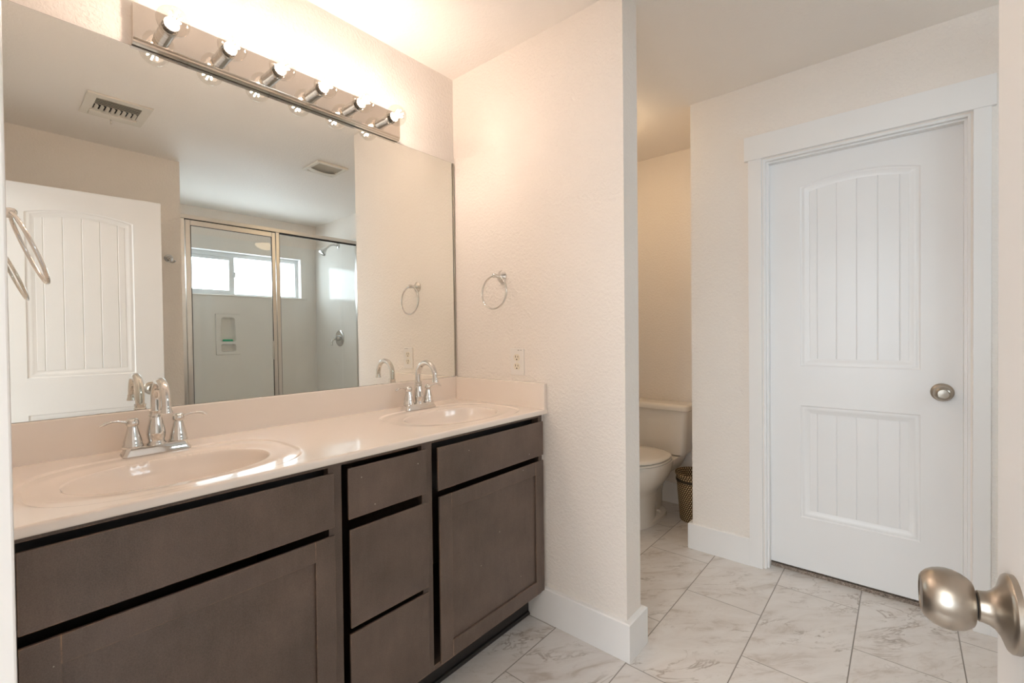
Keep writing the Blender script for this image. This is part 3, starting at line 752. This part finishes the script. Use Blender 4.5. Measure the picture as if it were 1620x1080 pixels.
# rear shelf under the tank
mb.loft([oval(0.125, 2.84, 3.185, 0.290, pf=4, pb=6), oval(0.150, 2.83, 3.19, 0.335, pf=4, pb=6), oval(0.160, 2.83, 3.19, 0.372, pf=4, pb=6), oval(0.157, 2.832, 3.188, 0.380, pf=4, pb=6)])
o = mb.build('bowl', CERAMIC, to); o.location = TO
def rrect(x0, x1, ya, yb, z, r, n=6):
    pts = []
    for (cx, cy, a0) in ((x1-r, yb-r, 0), (x0+r, yb-r, PI/2), (x0+r, ya+r, PI), (x1-r, ya+r, 1.5*PI)):
        for i in range(n+1):
            a = a0+PI/2*i/n; pts.append((cx+r*math.cos(a), cy+r*math.sin(a), z))
    return pts
mb = MB(); mb.loft([rrect(-0.165, 0.165, 3.025, 3.17, 0.384, 0.03), rrect(-0.185, 0.185, 3.012, 3.18, 0.389, 0.035), rrect(-0.195, 0.195, 3.008, 3.185, 0.41, 0.035), rrect(-0.214, 0.214, 2.995, 3.188, 0.68, 0.035), rrect(-0.214, 0.214, 2.995, 3.188, 0.690, 0.035)])
o = mb.build('tank', CERAMIC, to); o.location = TO
mb = MB(); mb.loft([rrect(-0.221, 0.221, 2.985, 3.192, 0.684, 0.035), rrect(-0.227, 0.227, 2.979, 3.194, 0.690, 0.038), rrect(-0.228, 0.228, 2.978, 3.194, 0.708, 0.038), rrect(-0.224, 0.224, 2.982, 3.192, 0.719, 0.036), rrect(-0.214, 0.214, 2.992, 3.185, 0.7255, 0.032), rrect(-0.19, 0.19, 3.01, 3.17, 0.7275, 0.03)])
o = mb.build('tank_lid', CERAMIC, to); o.location = TO
mb = MB(); mb.loft([oval(0.180, 2.488, 2.945, 0.401), oval(0.186, 2.482, 2.950, 0.405), oval(0.186, 2.482, 2.950, 0.412), oval(0.182, 2.486, 2.946, 0.416)])
o = mb.build('seat', CERAMIC, to); o.location = TO
mb = MB(); mb.loft([oval(0.178, 2.490, 2.945, 0.4185), oval(0.184, 2.484, 2.950, 0.422), oval(0.184, 2.484, 2.950, 0.428), oval(0.176, 2.492, 2.944, 0.435), oval(0.150, 2.52, 2.92, 0.4395), oval(0.08, 2.60, 2.85, 0.441)])
o = mb.build('seat_lid', CERAMIC, to); o.location = TO
for s in (-1, 1):
    o = MB().lathe([(0, 0.0), (0.013, 0.0), (0.0125, 0.012), (0.009, 0.018), (0, 0.020)], (s*0.074, 2.875, 0.036), (0, 0, 1), 20, caps=False).build('bolt_cap', CERAMIC, to); o.location = TO
o = MB().lathe([(0, 0), (0.012, 0), (0.012, 0.008), (0.006, 0.010), (0.006, 0.02), (0, 0.02)], (-0.16, 2.995, 0.63), (0, -1, 0), 18, caps=False).tube([(-0.16, 2.978, 0.63), (-0.10, 2.972, 0.622)], 0.005, 10).build('flush_lever', CHROME, to); o.location = TO

# ------------------------------------------------------------------ woven basket
bk = empty('waste_basket', (0.672, 2.985, 0), 0, 'small woven straw waste basket with dark band beside the toilet', 'basket')
MB().lathe([(0, 0.004), (0.080, 0.004), (0.086, 0.001), (0.090, 0.006), (0.112, 0.296), (0.1115, 0.300), (0.106, 0.296), (0.086, 0.012), (0, 0.012)], (0, 0, 0), (0, 0, 1), 64, caps=False).build('basket_body', WEAVE, bk)
MB().lathe([(0.1075, 0.252), (0.1118, 0.252), (0.1135, 0.258), (0.1138, 0.265), (0.1125, 0.270), (0.1085, 0.270)], (0, 0, 0), (0, 0, 1), 64, caps=False).build('dark_band', HOLE, bk)
mb = MB()
pts = [(0.1125*math.cos(2*PI*k/88), 0.1125*math.sin(2*PI*k/88), 0.301+0.005*math.sin(22*2*PI*k/88)) for k in range(88)]
pts2 = [(0.1125*math.cos(2*PI*k/88), 0.1125*math.sin(2*PI*k/88), 0.301-0.005*math.sin(22*2*PI*k/88)) for k in range(88)]
mb.tube(pts, 0.0055, 8, closed=True); mb.tube(pts2, 0.0055, 8, closed=True)
mb.build('braided_rim', WEAVE, bk)

# ------------------------------------------------------------------ dome light on the nook ceiling
dl = empty('dome_light', (0.345, 2.46, H), 0, 'round ceiling light glowing in the toilet nook behind the partition', 'ceiling light')
MB().lathe([(0, -0.0005), (0.150, -0.0005), (0.152, -0.012), (0.146, -0.030), (0.138, -0.032), (0.136, -0.02), (0, -0.02)], (0, 0, 0), (0, 0, 1), 48, caps=False).build('metal_rim', NICKEL, dl)
MB().lathe([(0.135, -0.024), (0.132, -0.040), (0.118, -0.062), (0.085, -0.084), (0.045, -0.095), (0, -0.098)], (0, 0, 0), (0, 0, 1), 48, caps=False).build('glass_dome', DOMEG, dl)

# ------------------------------------------------------------------ robe hook on the wall behind the open door
rh = empty('robe_hook', (XO, 0.876, 1.776), 0, 'small chrome robe hook on the wall beside the shower', 'hook')
MB().lathe([(0, 0.0), (0.027, 0.0), (0.027, 0.004), (0.022, 0.008), (0.013, 0.012), (0.009, 0.020), (0, 0.024)], (0, 0, 0), (-1, 0, 0), 32, caps=False).build('wall_plate', CHROME_D, rh)
MB().tube([(-0.012, 0, -0.004), (-0.024, 0.001, -0.016), (-0.034, 0.004, -0.028), (-0.046, 0.010, -0.033), (-0.058, 0.018, -0.030), (-0.066, 0.023, -0.021)], [0.006, 0.0055, 0.005, 0.005, 0.0052, 0.006], 12).build('hook_arm', CHROME_D, rh)

# ------------------------------------------------------------------ shower
SF = 2.45; SY0, SY1 = 1.0, 2.49; XB = 3.34
su = empty('shower_surround', (XB, (SY0+SY1)/2, 0), 0, 'glossy white shower surround with moulded soap niche below the window', 'shower surround')
SO = Vector((-XB, -(SY0+SY1)/2, 0))
ZS = 2.203
N0, N1, NZ0, NZ1 = 1.512, 1.692, 1.080, 1.445       # hole for the niche
mb = MB()
T = 0.012
mb.box(XB, XB+T, SY0-0.014, WY0, 0.10, ZS); mb.box(XB, XB+T, WY1, SY1+0.014, 0.10, ZS); mb.box(XB, XB+T, WY0, WY1, WZ1, ZS)
mb.box(XB, XB+T, WY0, N0, 0.10, WZ0); mb.box(XB, XB+T, N1, WY1, 0.10, WZ0); mb.box(XB, XB+T, N0, N1, 0.10, NZ0); mb.box(XB, XB+T, N0, N1, NZ1, WZ0)
mb.box(XB-0.012, XB+0.03, WY0-0.06, WY1+0.06, WZ0-0.010, WZ0+0.001, bev=0.003)
o = mb.build('back_panel', FIBER, su); o.location = SO
o = B(SF+0.03, XB, SY1, SY1+0.016, 0.10, ZS).build('end_panel', FIBER, su); o.location = SO
o = B(SF+0.03, XB, SY0-0.013, SY0, 0.10, ZS).build('end_panel', FIBER, su); o.location = SO
mb = MB(); mb.box(SF-0.02, SF+0.075, SY0-0.013, SY1+0.016, 0.0, 0.115, bev=0.012); mb.box(SF+0.07, XB+T, SY0-0.013, SY1+0.016, 0.0, 0.06)
o = mb.build('pan', FIBER, su); o.location = SO
# niche: raised plate with two rounded pockets
def rr2(a0, a1, b0, b1, r, x, n=6, flare=0.0):
    pts = []
    for (cy, cz, s0) in ((a1-r, b1-r, 0), (a0+r, b1-r, PI/2), (a0+r, b0+r, PI), (a1-r, b0+r, 1.5*PI)):
        for i in range(n+1):
            an = s0+PI/2*i/n; y, z = cy+r*math.cos(an), cz+r*math.sin(an)
            y += flare*(0.5-(z-b0)/(b1-b0))*(1 if y > (a0+a1)/2 else -1)
            pts.append((x, y, z))
    return pts
mb = MB(); px = XB-0.010
PY0, PY1, PZ0, PZ1 = 1.497, 1.706, 1.066, 1.458
pk = [(1.538, 1.666, 1.190, 1.428, 0.022, 0.014), (1.538, 1.668, 1.093, 1.168, 0.016, 0.0)]
# plate built with bmesh and bridged holes
bm = bmesh.new()
def addloop(pts):
    v = [bm.verts.new(p) for p in pts]; return v, [bm.edges.new((v[i], v[(i+1) % len(v)])) for i in range(len(v))]
allE = []
ov, oe = addloop([(px, PY0, PZ0), (px, PY1, PZ0), (px, PY1, PZ1), (px, PY0, PZ1)]); allE += oe
hl = []
for a0, a1, b0, b1, r, flr in pk:
    v_, e_ = addloop(rr2(a0, a1, b0, b1, r, px, flare=flr)); allE += e_; hl.append(v_)
bmesh.ops.triangle_fill(bm, use_beauty=True, use_dissolve=False, edges=allE)
bm.verts.index_update()
mb.add([v.co[:] for v in bm.verts], [[v.index for v in f.verts] for f in bm.faces]); bm.free()
for a0, a1, b0, b1, r, flr in pk:
    mb.loft([rr2(a0, a1, b0, b1, r, px, flare=flr), rr2(a0+0.002, a1-0.002, b0+0.002, b1-0.002, r, px+0.005, flare=flr), rr2(a0+0.006, a1-0.006, b0+0.004, b1-0.006, r, XB+0.040, flare=flr), rr2(a0+0.016, a1-0.016, b0+0.012, b1-0.014, r*0.6, XB+0.048, flare=flr)], True, False, True)
mb.loft([[(px, PY0, PZ0), (px, PY1, PZ0), (px, PY1, PZ1), (px, PY0, PZ1)], [(XB+0.001, PY0-0.003, PZ0-0.003), (XB+0.001, PY1+0.003, PZ0-0.003), (XB+0.001, PY1+0.003, PZ1+0.003), (XB+0.001, PY0-0.003, PZ1+0.003)]], False, False, False)
o = mb.build('soap_niche', FIBER, su, fix=True); o.location = SO
sp_ = MB().loft([[(XB+0.012+0.020*math.cos(a), 1.603+0.047*math.sin(a), 1.1945+dz) if False else (XB+0.014+(0.018-i_)*math.cos(a), 1.603+(0.046-i_)*math.sin(a), 1.1945+dz) for a in [2*PI*k/32 for k in range(32)]] for i_, dz in ((0.003, 0.0), (0.0, 0.004), (0.0, 0.011), (0.004, 0.017), (0.012, 0.019))])
tag(sp_.build('soap_bar', SOAP, None), 'green soap bar lying in the shower niche', 'soap')

# frame, hinged glass door, fixed glass panel
se = empty('shower_enclosure', (SF, (SY0+SY1)/2, 0.115), 0, 'framed glass shower enclosure with hinged door reflected in the mirror', 'shower enclosure')
EO = -Vector((SF, (SY0+SY1)/2, 0.115))
def sp(mb, name, mat, par=None):
    o = mb.build(name, mat, par or se)
    if par is None: o.location = EO
    return o
ZH = 2.163; YPOST = 1.700
sp(MB().box(SF-0.016, SF+0.030, SY0+0.001, SY1-0.001, ZH-0.034, ZH, bev=0.003), 'header_rail', ALU)
sp(MB().box(SF-0.012, SF+0.028, SY0+0.001, SY1-0.001, 0.115, 0.140, bev=0.003), 'sill_rail', ALU)
sp(MB().box(SF-0.012, SF+0.022, SY0+0.001, SY0+0.034, 0.140, ZH-0.034, bev=0.002), 'wall_jamb', ALU)
sp(MB().box(SF-0.012, SF+0.022, SY1-0.024, SY1-0.001, 0.140, ZH-0.034, bev=0.002), 'wall_jamb', ALU)
sp(MB().box(SF-0.014, SF+0.024, YPOST-0.003, YPOST+0.027, 0.140, ZH-0.034, bev=0.003), 'centre_post', ALU)
dy0, dy1, dz0, dz1 = SY0+0.039, YPOST-0.007, 0.150, ZH-0.040
mb = MB(); q = 0.034
mb.box(SF-0.012, SF+0.012, dy0, dy0+q, dz0, dz1, bev=0.003); mb.box(SF-0.012, SF+0.012, dy1-q*0.85, dy1, dz0, dz1, bev=0.003)
mb.box(SF-0.0115, SF+0.0115, dy0+q, dy1-q*0.85, dz1-0.040, dz1, bev=0.003); mb.box(SF-0.0115, SF+0.0115, dy0+q, dy1-q*0.85, dz0, dz0+0.035, bev=0.003)
dr = sp(mb, 'shower_door', ALU)
MB().add([(SF, dy0+q-0.004, dz0+0.03), (SF, dy1-q*0.85+0.004, dz0+0.03), (SF, dy1-q*0.85+0.004, dz1-0.036), (SF, dy0+q-0.004, dz1-0.036)], [(0, 1, 2, 3)]).build('door_glass', SHOWERG, dr)
mb = MB(); gk = 0.003
mb.box(SF-0.0125, SF-0.006, dy0+q, dy0+q+gk, dz0+0.035, dz1-0.04); mb.box(SF-0.0125, SF-0.006, dy1-q*0.85-gk, dy1-q*0.85, dz0+0.035, dz1-0.04); mb.box(SF-0.0125, SF-0.006, dy0+q, dy1-q*0.85, dz1-0.0432, dz1-0.04)
mb.build('door_gasket', DARK, dr)
mb = MB(); mb.box(SF-0.034, SF-0.012, dy1-0.034, dy1-0.022, 1.035, 1.186, bev=0.002); mb.box(SF-0.030, SF-0.012, dy1-0.042, dy1-0.034, 1.032, 1.189, bev=0.002)
mb.build('door_handle', ALU, dr)
MB().add([(SF+0.004, YPOST+0.026, 0.138), (SF+0.004, SY1-0.023, 0.138), (SF+0.004, SY1-0.023, ZH-0.033), (SF+0.004, YPOST+0.026, ZH-0.033)], [(0, 1, 2, 3)])
fx_ = sp(MB().add([(SF+0.004, YPOST+0.026, 0.138), (SF+0.004, SY1-0.023, 0.138), (SF+0.004, SY1-0.023, ZH-0.033), (SF+0.004, YPOST+0.026, ZH-0.033)], [(0, 1, 2, 3)]), 'fixed_glass', SHOWERG)
sp(MB().box(SF-0.010, SF+0.012, YPOST+0.028, SY1-0.024, ZH-0.045, ZH-0.034).box(SF-0.010, SF+0.002, YPOST+0.027, YPOST+0.0305, 0.14, ZH-0.034), 'glass_gasket', DARK)
sp(MB().box(SF-0.009, SF+0.010, SY0+0.035, YPOST-0.004, ZH-0.0405, ZH-0.0335), 'top_gasket', DARK)

# shower head and valve on the end wall (y = SY1, outward is -y)
sh = empty('shower_sprayer', (2.828, SY1, 2.175), 0, 'chrome shower sprayer on its bent arm high on the shower end wall', 'shower')
MB().lathe([(0, 0), (0.030, 0), (0.030, 0.003), (0.024, 0.009), (0.012, 0.014), (0, 0.015)], (0, 0, 0), (0, -1, 0), 28, caps=False).build('wall_flange', CHROME_D, sh)
arm = [(0, -0.010, 0), (0, -0.045, 0.002), (0, -0.080, -0.006), (0, -0.110, -0.026), (0, -0.135, -0.052)]
MB().tube(arm, 0.0095, 14).build('arm', CHROME_D, sh)
MB().lathe([(0, 0), (0.012, 0), (0.015, 0.008), (0.015, 0.018), (0.018, 0.024), (0.034, 0.054), (0.037, 0.062), (0.037, 0.070), (0.031, 0.074), (0, 0.073)], (0, -0.132, -0.048), (0, -0.66, -0.75), 32, caps=False).build('spray_head', CHROME_D, sh)
vv = empty('shower_valve', (2.828, SY1, 1.205), 0, 'chrome shower valve with curved lever on the shower end wall', 'shower valve')
MB().lathe([(0, 0), (0.085, 0), (0.085, 0.004), (0.078, 0.010), (0.060, 0.014), (0, 0.016)], (0, 0, 0), (0, -1, 0), 40, caps=False).build('escutcheon', CHROME_D, vv)
MB().lathe([(0, 0.012), (0.032, 0.012), (0.030, 0.030), (0.024, 0.046), (0, 0.050)], (0, 0, 0), (0, -1, 0), 28, caps=False).build('hub', CHROME_D, vv)
MB().tube([(0, -0.040, 0), (0, -0.062, -0.004), (-0.002, -0.082, -0.016), (-0.003, -0.094, -0.040), (-0.003, -0.098, -0.075)], [0.014, 0.013, 0.011, 0.0105, 0.010], 14).build('lever', CHROME_D, vv)

# ------------------------------------------------------------------ window above the shower
wi = empty('window_1', (3.45, (WY0+WY1)/2, WZ0), 0, 'wide white sliding window high in the shower wall with bright sky', 'window', kind='structure')
WO = -Vector((3.45, (WY0+WY1)/2, WZ0))
def wp(mb, name, mat, par=None):
    o = mb.build(name, mat, par or wi)
    if par is None: o.location = WO
    return o
mb = MB()       # drywall return lining
mb.box(XB-0.002, 3.43, WY0-0.001, WY0+0.004, WZ0, WZ1); mb.box(XB-0.002, 3.43, WY1-0.004, WY1+0.001, WZ0, WZ1); mb.box(XB-0.002, 3.43, WY0, WY1, WZ0-0.001, WZ0+0.004); mb.box(XB-0.004, 3.43, WY0, WY1, WZ1-0.004, WZ1+0.001)
wp(mb, 'window_return', TRIM)
fw = 0.035; mb = MB(); fx0, fx1 = 3.415, 3.50
mb.box(fx0, fx1, WY0, WY0+fw, WZ0, WZ1, bev=0.003); mb.box(fx0, fx1, WY1-fw, WY1, WZ0, WZ1, bev=0.003)
mb.box(fx0+0.001, fx1, WY0+fw-0.002, WY1-fw+0.002, WZ0, WZ0+0.022, bev=0.003); mb.box(fx0+0.001, fx1, WY0+fw-0.002, WY1-fw+0.002, WZ1-0.045, WZ1, bev=0.003)
wp(mb, 'window_frame', VINYL)
MY = 1.672
mb = MB(); s0, s1, sz0, sz1 = WY0+fw-0.003, MY+0.024, WZ0+0.018, WZ1-0.042
mb.box(3.422, 3.450, s0, s0+0.035, sz0, sz1, bev=0.003); mb.box(3.422, 3.450, s1-0.048, s1, sz0, sz1, bev=0.003)
mb.box(3.423, 3.449, s0+0.034, s1-0.047, sz0, sz0+0.038, bev=0.003); mb.box(3.423, 3.449, s0+0.034, s1-0.047, sz1-0.034, sz1, bev=0.003)
sa = wp(mb, 'sliding_sash', VINYL)
MB().add([(3.436, s0+0.03, sz0+0.03), (3.436, s1-0.045, sz0+0.03), (3.436, s1-0.045, sz1-0.03), (3.436, s0+0.03, sz1-0.03)], [(0, 1, 2, 3)]).build('pane', WINDOWG, sa)
MB().box(3.408, 3.424, s1-0.012, s1+0.006, 1.83, 1.885, bev=0.003).build('latch', VINYL, sa)
wp(MB().add([(3.468, MY+0.0, sz0), (3.468, WY1-fw+0.002, sz0), (3.468, WY1-fw+0.002, sz1), (3.468, MY, sz1)], [(0, 1, 2, 3)]), 'pane', WINDOWG)
wp(MB().box(3.455, 3.482, MY-0.018, MY+0.012, sz0, sz1, bev=0.003), 'meeting_stile', VINYL)

# ------------------------------------------------------------------ ceiling register and exhaust fan
av = empty('air_vent', (1.555, 0.513, H), 0, 'white ceiling air register with dark louvre slots reflected in the mirror', 'air vent')
mb = MB(); z0 = -0.010
ax0, ax1, ay0, ay1 = -0.152, 0.152, -0.133, 0.133; ix0, ix1, iy0, iy1 = -0.105, 0.060, -0.092, 0.092
mb.box(ax0, ix0, ay0, ay1, z0, -0.0005, bev=0.002); mb.box(ix1, ax1, ay0, ay1, z0, -0.0005, bev=0.002)
mb.box(ix0-0.002, ix1+0.002, ay0, iy0, z0, -0.0005, bev=0.002); mb.box(ix0-0.002, ix1+0.002, iy1, ay1, z0, -0.0005, bev=0.002)
mb.box(0.065, 0.125, -0.10, 0.10, -0.017, z0+0.002, bev=0.003)
mb.build('face_plate', VENTW, av)
MB().box(ix0, ix1, iy0, iy1, -0.002, -0.0008).build('duct_dark_sheet', DARK, av)  # flat dark sheet, its colour stands in for the shade inside the duct
for k in range(4):
    x = -0.098+0.0215*k
    MB().add([(x+0.008, iy0, -0.003), (x-0.002, iy0, -0.013), (x-0.002, iy1, -0.013), (x+0.008, iy1, -0.003), (x+0.0095, iy0, -0.003), (x, iy0, -0.013), (x, iy1, -0.013), (x+0.0095, iy1, -0.003)], [(0, 1, 2, 3), (4, 7, 6, 5), (0, 4, 5, 1), (1, 5, 6, 2), (2, 6, 7, 3), (3, 7, 4, 0)]).build('louvre', VENTW, av)
for k in range(8):
    y = -0.080+0.0228*k
    MB().add([(-0.020, y-0.005, -0.003), (-0.020, y+0.006, -0.015), (0.062, y+0.006, -0.015), (0.062, y-0.005, -0.003), (-0.020, y-0.004, -0.002), (-0.020, y+0.007, -0.0145), (0.062, y+0.007, -0.0145), (0.062, y-0.004, -0.002)], [(0, 1, 2, 3), (4, 7, 6, 5), (0, 4, 5, 1), (1, 5, 6, 2), (2, 6, 7, 3), (3, 7, 4, 0)]).build('vane', VENTW, av)
MB().box(0.128, 0.152, -0.004, 0.004, -0.016, -0.010, bev=0.001).box(0.146, 0.151, -0.003, 0.003, -0.034, -0.012, bev=0.001).build('damper_lever', VENTW, av)
ef = empty('exhaust_fan', (1.565, 1.703, H), 0, 'square white ceiling exhaust fan grille reflected in the mirror', 'exhaust fan')
mb = MB(); e = 0.118
mb.box(-e, -e+0.024, -e, e, -0.016, -0.0005, bev=0.004); mb.box(e-0.024, e, -e, e, -0.016, -0.0005, bev=0.004)
mb.box(-e+0.02, e-0.02, -e, -e+0.024, -0.016, -0.0005, bev=0.004); mb.box(-e+0.02, e-0.02, e-0.024, e, -0.016, -0.0005, bev=0.004)
mb.build('grille_frame', VENTW, ef)
MB().box(-e+0.02, e-0.02, -e+0.02, e-0.02, -0.007, -0.001).build('mesh_screen', MESHG, ef)
mb = MB(); loops = []
for i in range(9):
    y = -e+0.012+(2*e-0.024)*i/8; z = -0.014-0.016*math.sin(PI*i/8)
    loops.append([(0.030, y, z+0.003), (0.074, y, z+0.003), (0.074, y, z), (0.030, y, z)])
mb.loft(loops); mb.build('curved_band', VENTW, ef)
